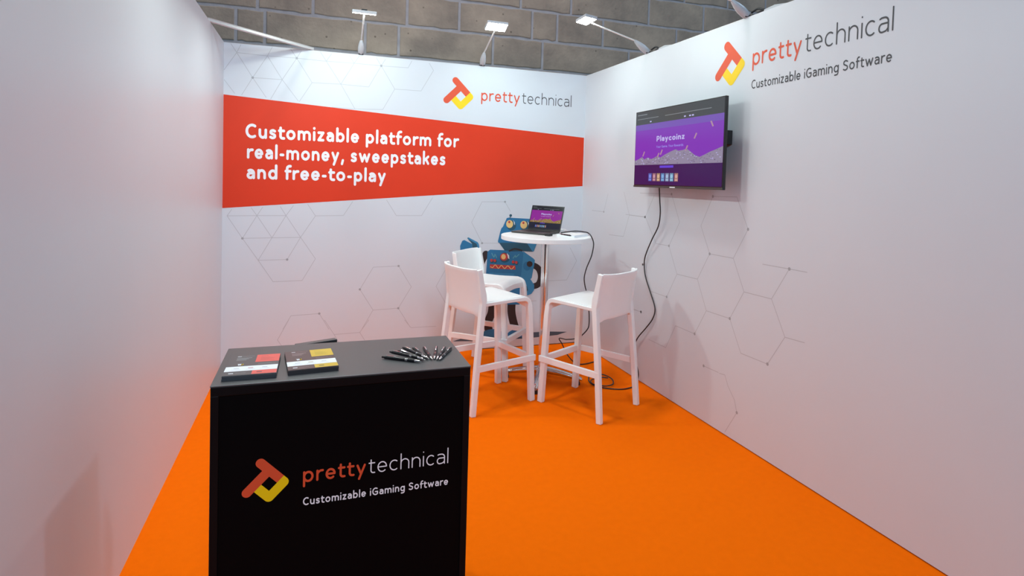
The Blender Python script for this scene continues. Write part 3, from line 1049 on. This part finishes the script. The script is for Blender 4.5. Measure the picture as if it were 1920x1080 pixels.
# ------------------------------------------------------------------ screens
def screen_art(mb, pl, tv=True):
    """The web page shown on both screens, as emissive layers just above the panel."""
    k = 1.0 if tv else 0.8

    def em(n, c, s=1.0):
        m = mat('screen_' + n, (0.006, 0.006, 0.008), 0.2, emit=c, estr=s, noise=0.01, spec=0.3)
        return m
    hdr = em('header', (0.045, 0.05, 0.055) if tv else (0.004, 0.004, 0.008), 1.0)
    line = em('header_line', (0.22, 0.24, 0.26), 1.0)
    hero = em('hero', (0.19, 0.030, 0.44) if tv else (0.30, 0.010, 0.33), k)
    glare = em('hero_glare', (0.16, 0.075, 0.42) if tv else (0.30, 0.010, 0.33), k)  # reflected glare painted as a paler strip on the television page
    low = em('lower_band', (0.026, 0.005, 0.085) if tv else (0.003, 0.002, 0.02), k)
    coin = em('coins', (0.25, 0.23, 0.33) if tv else (0.33, 0.20, 0.04), k)
    coin2 = em('coin', (0.40, 0.24, 0.34) if tv else (0.5, 0.3, 0.1), k)
    txt = em('lettering', (0.48, 0.45, 0.80), 1.0)
    sub = em('sub_lettering', (0.30, 0.26, 0.78) if tv else (0.5, 0.4, 0.7), 1.0)
    btn = em('button', (0.10, 0.05, 0.62), k)

    def rect(u0, u1, v0, v1, m, e):
        mb.face([pl(u0, v0, e), pl(u1, v0, e), pl(u1, v1, e), pl(u0, v1, e)], m)
    rect(0, 1, 0.825, 1, hdr, 0.0003)
    rect(0, 1, 0.745, 0.825, glare, 0.0003)
    rect(0, 1, 0.27, 0.745, hero, 0.0003)
    rect(0, 1, 0, 0.27, low, 0.0003)
    rect(0.02, 0.15, 0.955, 0.965, line, 0.0005)
    rect(0.02, 0.30, 0.90, 0.907, line, 0.0005)
    rect(0.38, 0.88, 0.90, 0.907, line, 0.0005)
    for a in (0.19, 0.60, 0.655, 0.685):
        rect(a, a + 0.02, 0.845, 0.862, txt, 0.0005)
    heap = [(0, 0.33), (0.05, 0.35), (0.10, 0.38), (0.13, 0.345), (0.18, 0.37), (0.22, 0.345), (0.26, 0.36), (0.30, 0.385), (0.34, 0.36), (0.40, 0.40), (0.46, 0.43), (0.52, 0.455),
            (0.55, 0.435), (0.60, 0.44), (0.64, 0.455), (0.68, 0.42), (0.73, 0.37), (0.78, 0.345), (0.83, 0.37), (0.88, 0.40), (0.93, 0.42), (1.0, 0.455)]
    rnd = random.Random(5)
    for (a, h0), (c, h1) in zip(heap, heap[1:]):
        mb.face([pl(a, 0.27, 0.0005), pl(c, 0.27, 0.0005), pl(c, h1, 0.0005), pl(a, h0, 0.0005)], coin)
    dk = em('coin_dark', (0.15, 0.12, 0.22) if tv else (0.16, 0.09, 0.02), k)
    for i in range(150):
        j = rnd.randrange(len(heap) - 1)
        f = rnd.random()
        u = heap[j][0] + (heap[j + 1][0] - heap[j][0]) * f
        top = heap[j][1] + (heap[j + 1][1] - heap[j][1]) * f
        v = rnd.uniform(0.275, max(0.28, top - 0.012))
        u = min(max(u, 0.012), 0.985)
        rect(u - 0.006, u + 0.006, v, v + 0.007, dk if i % 3 else txt, 0.0006 + 0.000002 * i)
    for u, v, a in ((0.73, 0.60, 1), (0.89, 0.72, -1), (0.35, 0.43, 1), (0.12, 0.42, 1), (0.31, 0.39, 1), (0.64, 0.46, 1)):
        mb.face([pl(u - 0.018 * 1, v - 0.03 * a, 0.0006), pl(u - 0.004, v - 0.035 * a, 0.0006), pl(u + 0.018, v + 0.03 * a, 0.0006), pl(u + 0.004, v + 0.035 * a, 0.0006)], coin2)
    rect(0.335, 0.50, 0.225, 0.255, btn, 0.0005)
    cols = [(0.10, 0.16, 0.60), (0.42, 0.20, 0.26), (0.50, 0.32, 0.20), (0.12, 0.30, 0.62), (0.25, 0.36, 0.55), (0.18, 0.40, 0.60), (0.48, 0.25, 0.22)]
    for i, c in enumerate(cols):
        m = em('tile', tuple(x * (0.7 if tv else 0.4) for x in c))
        m2 = em('tile_mark', tuple(min(1, x * 1.6 + 0.1) * (0.7 if tv else 0.6) for x in c))
        u = 0.195 + i * 0.0535
        rect(u, u + 0.042, 0.05, 0.155, m, 0.0005)
        mb.face([pl(u + 0.021 + 0.014 * math.cos(q * 0.785), 0.115 + 0.026 * math.sin(q * 0.785), 0.0007) for q in range(8)], m2)
        rect(u + 0.006, u + 0.036, 0.06, 0.078, m2, 0.0007)
    ar = pl.u.length / pl.v.length
    return txt, sub, ar


# ---- television on the right wall
XT = -0.13
cn = [at(*p, 0, XT) for p in ((1193, 211), (1360, 179), (1355.5, 357), (1188, 350))]
ty0 = (cn[0].y + cn[3].y) / 2
ty1 = (cn[1].y + cn[2].y) / 2
tz1 = (cn[0].z + cn[1].z) / 2
tz0 = (cn[2].z + cn[3].z) / 2
tw, th = ty0 - ty1, tz1 - tz0
tv = tag(empty('television', (0, (ty0 + ty1) / 2, (tz0 + tz1) / 2)), 'flat black television on the right wall showing a purple page', 'television')
b = MB(); b.box((XT + 0.0005, -tw / 2, -th / 2), (XT + 0.022, tw / 2, th / 2), 'tvblack'); b.build('bezel', tv, bevel=0.003)
b = MB(); b.box((XT + 0.022, -tw / 2 + 0.05, -th / 2 + 0.02), (XT + 0.058, tw / 2 - 0.05, th / 2 - 0.16), 'tvback'); b.build('rear_cover', tv, bevel=0.008)
b = MB(); b.box((XT - 0.003, -tw / 2, -th / 2), (XT + 0.003, tw / 2, -th / 2 + 0.013), 'space'); b.build('lower_trim', tv, bevel=0.001)
b = MB(); b.box((XT - 0.0045, -0.03, -th / 2 + 0.003), (XT - 0.0031, 0.03, -th / 2 + 0.009), 'paper'); b.build('maker_badge', tv)
sw, sh_ = tw - 0.014, th - 0.026
tpl = Plane((XT, sw / 2, -th / 2 + 0.019), (0, -sw, 0), (0, 0, sh_), (-1, 0, 0))
mb = MB()
tx, sb, _ = screen_art(mb, tpl)
disp = mb.build('display', tv)
mb = MB()
tp1 = Plane((XT, sw / 2, -th / 2 + 0.019), (0, -1, 0), (0, 0, 1), (-1, 0, 0))
write(mb, 'Playcoinz', tp1, 0.285 * sw, 0.615 * sw, 0.575 * sh_, 0.052 * sh_, 0.30, tx, 0.0009, gap=0.16)
mb.build('title_lettering', disp)
mb = MB()
write(mb, 'Your Game. Your Rewards.', tp1, 0.285 * sw, 0.610 * sw, 0.490 * sh_, 0.022 * sh_, 0.24, sb, 0.0009)
mb.build('tagline_lettering', disp)
b = MB()
b.box((-0.014, -0.36, -0.02), (-0.002, 0.26, 0.085), 'tvback')
for y in (-0.22, 0.14):
    b.box((-0.075, y - 0.02, -0.16), (-0.058, y + 0.02, 0.12), 'tvback')
    b.box((-0.062, y - 0.016, 0.0), (-0.010, y + 0.016, 0.05), 'tvback')
b.box((-0.045, -0.41, 0.0), (-0.002, -0.34, 0.085), 'tvback')
b.build('wall_bracket', tv, bevel=0.002)

# ---- laptop
lc = Vector((-0.648, -0.648, TZ))
la = math.atan2(-0.80, 0.60)
lap = tag(empty('laptop', (lc.x, lc.y, lc.z), la), 'open dark grey laptop on the white bar table showing a purple page', 'laptop')
LW, LD, LH = 0.300, 0.236, 0.205
# local x runs along the hinge, the keyboard side is -y
b = MB(); b.box((-LW / 2, -LD, 0.002), (LW / 2, 0, 0.014), 'space'); b.build('base', lap, bevel=0.003)
kb = MB()
for r in range(5):
    for c in range(14):
        x = -LW / 2 + 0.022 + c * 0.0184
        kb.box((x, -0.040 - r * 0.0185 - 0.015, 0.0138), (x + 0.0155, -0.040 - r * 0.0185, 0.0152), 'keys')
kb.build('keyboard', lap)
b = MB(); b.box((-0.055, -LD + 0.010, 0.0138), (0.055, -LD + 0.075, 0.0144), 'tvback'); b.build('trackpad', lap)
for x in (-0.13, 0.13):
    for y in (-0.19, -0.02):
        b = MB(); b.box((x - 0.01, y - 0.006, 0), (x + 0.01, y + 0.006, 0.003), 'rubber'); b.build('foot_pad', lap)
tilt = math.radians(18)
lu = Vector((0, math.sin(tilt), math.cos(tilt)))
ln = Vector((0, -math.cos(tilt), math.sin(tilt)))
Tm = Matrix.Translation((0, 0.001, 0.013)) @ Matrix(((1, 0, 0), tuple((0, -ln.y, lu.y)), tuple((0, -ln.z, lu.z)))).to_4x4()
b = MB(); b.box((-LW / 2, 0, 0.0), (LW / 2, 0.006, LH), 'space', Tm)
lid = b.build('lid', lap, bevel=0.002)
lo = Vector((0, 0.001, 0.013))
b = MB(); b.box((-LW / 2 + 0.002, -0.0006, 0.004), (LW / 2 - 0.002, 0.0, LH - 0.002), 'tvblack', Tm)
b.build('screen_bezel', lap)
sp = Plane(lo + Vector((-LW / 2 + 0.008, 0, 0)) + lu * 0.016, (LW - 0.016, 0, 0), lu * (LH - 0.024), ln)
mb = MB()
tx, sb, _ = screen_art(mb, Plane(sp.o + ln * 0.0006, sp.u, sp.v, sp.n), tv=False)
ldis = mb.build('display', lap)
mb = MB()
sp1 = Plane(sp.o + ln * 0.0006, (1, 0, 0), lu, ln)
W_, H_ = LW - 0.016, LH - 0.024
write(mb, 'Playcoinz', sp1, 0.33 * W_, 0.67 * W_, 0.62 * H_, 0.055 * H_, 0.30, tx, 0.0009, gap=0.16)
mb.build('title_lettering', ldis)
mb = MB()
write(mb, 'Your Game. Your Rewards.', sp1, 0.33 * W_, 0.66 * W_, 0.54 * H_, 0.022 * H_, 0.26, sb, 0.0009)
mb.build('tagline_lettering', ldis)

# ---- things lying on the table
nb_c = Vector((-0.605, -1.02, TZ))
nb_a = math.atan2(-0.125, 0.09)
nb = tag(empty('notepad', nb_c, nb_a), 'white notepad lying on the right of the bar table', 'notepad')
b = MB(); b.box((-0.075, -0.03, 0), (0.075, 0.175, 0.017), 'paper'); b.build('page_block', nb, bevel=0.001)
b = MB(); b.box((-0.076, -0.031, 0.017), (0.076, 0.176, 0.0182), 'top'); b.build('cover', nb)
pa, pe = at(1049, 439, 2, TZ + 0.022), at(1064.5, 441.5, 2, TZ + 0.022)
dd = (pe - pa)
ang = math.atan2(dd.y, dd.x)
pn = copy_tree(pen0)
pn.location = (pa.x, pa.y, TZ + 0.0184)
pn.rotation_euler = (0, 0, ang)
tag(pn, 'black pen lying across the white notepad on the bar table', 'pen')
if 'group' in pn:
    del pn['group']
ad = at(1028.5, 442.5, 2, TZ)
b = MB(); b.box((-0.024, -0.02, 0), (0.024, 0.02, 0.018), 'tvback')
o = b.build('power_adapter', bevel=0.004); o.location = (ad.x, ad.y, TZ); o.rotation_euler = (0, 0, nb_a)
tag(o, 'small black power adapter between laptop and white notepad', 'adapter')
pg = at(1053, 434.5, 2, TZ)
pl_ = tag(empty('charger', (pg.x, pg.y, TZ), la), 'small white charger block behind the notepad, beside the laptop', 'charger')
b = MB(); b.box((-0.03, -0.022, 0), (0.03, 0.022, 0.022), 'top'); b.build('body', pl_, bevel=0.004)
b = MB(); b.box((0.03, -0.010, 0.006), (0.046, 0.010, 0.016), 'top'); b.build('plug', pl_, bevel=0.002)

# ---- black cable from the laptop over the table edge and down to the floor
pts = [at(1051.5, 436.6, 2, TZ + 0.007), at(1060, 435.3, 2, TZ + 0.014), at(1078, 433.4, 2, TZ + 0.016), at(1094, 434.6, 2, TZ + 0.018)]
edge = at(1103, 437.0, 2, TZ + 0.016)
pts.append(edge)
for px, py, Y in ((1109, 444, -0.76), (1113, 458, -0.74), (1109, 480, -0.73), (1100, 502, -0.72), (1095.5, 520, -0.71), (1096.5, 534, -0.70), (1100, 550, -0.69), (1104, 580, -0.68),
                  (1104.5, 606, -0.66), (1101, 618, -0.65), (1088, 631, -0.62), (1076, 635.5, -0.60), (1061, 636.5, -0.56)):
    pts.append(at(px, py, 1, Y))
p_ = smooth_path(pts, 6)
pts2 = [at(1048.5, 634.5, 1, -0.52), at(1054, 645, 1, -0.52), at(1060, 658, 1, -0.53), at(1066, 668, 1, -0.56)]
pts2 += [at(x, y, 2, 0.006) for x, y in ((1078, 681), (1086, 683), (1099, 682), (1111, 679), (1118, 677))]
p_ += smooth_path([pts[-1]] + pts2, 6)[1:]
b = MB(); b.tube(p_, 0.0045, 'cable', 8)
o = b.build('laptop_cable', smooth=60)
tag(o, 'black cable running off the bar table edge down to the floor', 'cable')
b = MB(); b.tube(smooth_path([at(1067, 436.6, 2, TZ + 0.005), at(1077, 436.4, 2, TZ + 0.005), at(1086, 438.0, 2, TZ + 0.005), at(1094, 439.5, 2, TZ + 0.005)], 6), 0.004, 'cable', 8)
o = b.build('charging_cable', smooth=60)
tag(o, 'short black cable lying across the table behind the notepad', 'cable')

# ---- television cable: down the wall and coiled on the carpet
pts = []
for px, py, X in ((1236, 352, -0.07), (1237, 375, -0.06), (1238, 400, -0.05), (1234, 425, -0.04), (1222, 450, -0.03), (1210, 480, -0.02), (1208, 500, -0.015), (1211, 522, -0.012), (1220, 550, -0.012),
                  (1228, 578, -0.012), (1224, 597, -0.012), (1212, 614, -0.015), (1196, 633, -0.02), (1189, 650, -0.02), (1189, 665, -0.02), (1193, 682, -0.02), (1197, 700, -0.02)):
    pts.append(at(px, py, 0, X))
zf = lambda x, y: at(1040 + x / 6, 600 + y / 6, 2, 0.006)
pts += [zf(928, 695), zf(905, 735), zf(865, 757), zf(760, 778), zf(620, 772), zf(500, 752), zf(425, 725), zf(388, 690), zf(384, 660), zf(400, 632), zf(470, 618), zf(560, 630)]
pts += [zf(640, 672), zf(660, 715), zf(640, 742), zf(560, 754), zf(440, 735), zf(405, 705), zf(430, 676), zf(520, 657), zf(600, 664)]
p_ = smooth_path(pts, 6)
for i, q in enumerate(p_):
    if i > 150:
        q.z += 0.008
b = MB(); b.tube(p_, 0.0045, 'cable', 8)
o = b.build('television_cable', smooth=60)
tag(o, 'long black cable hanging from the television and coiled on the carpet', 'cable')


# ------------------------------------------------------------------ arm spotlights on the wall tops
def arm_lamp(base, out, elbow, head, hu, hv, label, neighbour=False, led='led', hs=(0.175, 0.10)):
    """base on the wall top; out = direction into the stand; elbow = end of the housing; head = panel centre."""
    o = tag(empty('arm_spotlight', base), label, 'spotlight', 'arm spotlights along the wall tops')
    B = Vector(base)
    out = Vector(out)
    side = Vector((-out.y, out.x, 0))
    e = Vector(elbow) - B
    hd_ = Vector(head) - B
    b = MB()
    b.box((-0.075, -0.018, 0.0), (0.026, 0.018, 0.014), 'rubber', Matrix((tuple((out.x, side.x, 0)), tuple((out.y, side.y, 0)), (0, 0, 1))).to_4x4())
    b.build('clamp', o, bevel=0.002)
    # bottle-shaped housing
    p0 = Vector((0, 0, 0.012)) + out * 0.004
    rings = []
    d = (e - p0)
    for t, w, h in ((0, 0.021, 0.020), (0.06, 0.025, 0.024), (0.40, 0.027, 0.026), (0.70, 0.021, 0.020), (0.93, 0.012, 0.012), (1.0, 0.008, 0.008)):
        c = p0 + d * t
        n = d.cross(side).normalized()
        rings.append([c + side * (w * math.cos(x)) + n * (h * math.sin(x)) for x in [i * math.pi / 8 for i in range(16)]])
    b = MB(); b.loft(rings, 'grey'); b.build('housing', o, smooth=60)
    b = MB(); b.tube([e, e.lerp(hd_, 0.5), hd_], 0.0065, 'rail', 10); b.build('arm', o, smooth=60)
    hu, hv = Vector(hu).normalized(), Vector(hv).normalized()
    nn = hu.cross(hv).normalized()
    if nn.z > 0:
        nn = -nn
    R = Matrix((tuple((hu.x, hv.x, nn.x)), tuple((hu.y, hv.y, nn.y)), tuple((hu.z, hv.z, nn.z)))).to_4x4()
    T = Matrix.Translation(hd_) @ R
    a, c = hs[0] / 2, hs[1] / 2
    b = MB(); b.box((-a, -c, -0.022), (a, c, 0.0), 'grey', T)
    b.box((-0.02, -0.02, -0.032), (0.02, 0.02, -0.022), 'rubber', T)
    hd_o = b.build('lamp_head', o, bevel=0.003)
    b = MB(); b.box((-a + 0.006, -c + 0.006, 0.0), (a - 0.006, c - 0.006, 0.003), led, T)
    b.build('led_panel', hd_o)
    if neighbour:  # back of the neighbouring stand's lamp, shaped as low box with cables
        b = MB()
        pp = smooth_path([Vector((0.02, -0.01, 0.03)), Vector((0.03, -0.05, 0.045)), Vector((0.03, -0.09, 0.03)), Vector((0.025, -0.12, 0.02))], 5)
        b.tube(pp, 0.006, 'cable', 8)
        pp = smooth_path([Vector((0.02, -0.02, 0.015)), Vector((0.02, -0.05, 0.010)), Vector((0.025, -0.08, 0.022)), Vector((0.025, -0.12, 0.012))], 5)
        b.tube(pp, 0.005, 'cable', 8)
        b.build('supply_cable', o, smooth=60)
        b = MB()
        b.loft([[(0.01, -0.12, 0.0), (0.04, -0.12, 0.0), (0.04, -0.12, 0.020), (0.01, -0.12, 0.020)],
                [(0.01, -0.20, 0.0), (0.04, -0.20, 0.0), (0.04, -0.20, 0.026), (0.01, -0.20, 0.026)],
                [(0.015, -0.29, 0.0), (0.035, -0.29, 0.0), (0.035, -0.29, 0.012), (0.015, -0.29, 0.012)]], 'grey')
        b.build('neighbour_lamp_back', o, bevel=0.004)
    return o


p1 = at(677, 99, 1, -0.005); p1.z = H
arm_lamp((p1.x, 0.012, H), (0, -1, 0), at(677.5, 75, 1, -0.07), at(683, 25.5, 1, -0.40), (1, 0, 0), (0, -1, -0.25),
         'arm spotlight on the back wall seen edge-on, above the red band', led='led_dim')
p2 = at(905, 121, 1, -0.005); p2.z = H
arm_lamp((p2.x, 0.012, H), (0, -1, 0), at(908, 98, 1, -0.07), at(931, 51, 1, -0.36), (1, 0, 0), (0, -1, 0.42),
         'arm spotlight with glowing head on the back wall above the emblem')
p3 = at(1213, 96, 0, 0.0)
arm_lamp((0.012, p3.y, H), (-1, 0, 0), at(1190, 76, 0, -0.10), at(1099, 39, 0, -0.42), (0, 1, 0), (-1, 0, 0.12),
         'glowing arm spotlight on the right wall nearest the corner', True)
p4 = at(1398, 33, 0, 0.0)
arm_lamp((0.012, p4.y, H), (-1, 0, 0), at(1372, 1, 0, -0.10), Vector((-0.42, p4.y + 0.22, 2.76)), (0, 1, 0), (-1, 0, 0.12),
         'grey spotlight arm on the right wall above the emblem, head cropped off', True)

# ---- corner stabiliser bar between the back wall and the left wall
b = MB()
pA, pB = Vector((-2.405, 0.02, H + 0.014)), Vector((XL - 0.02, -0.62, H + 0.014))
b.beam([pA, pB], (0.016, 0.022), 'rail', (0, 0, 1))
for k_ in (-1, 1):
    b.beam([pA + Vector((0, 0, k_ * 0.0095)), pB + Vector((0, 0, k_ * 0.0095))], (0.0035, 0.027), 'rail', (0, 0, 1))
o = b.build('stabiliser_bar', bevel=0.004)
tag(o, 'white metal corner brace bar lying across the wall tops at upper left', 'bar')
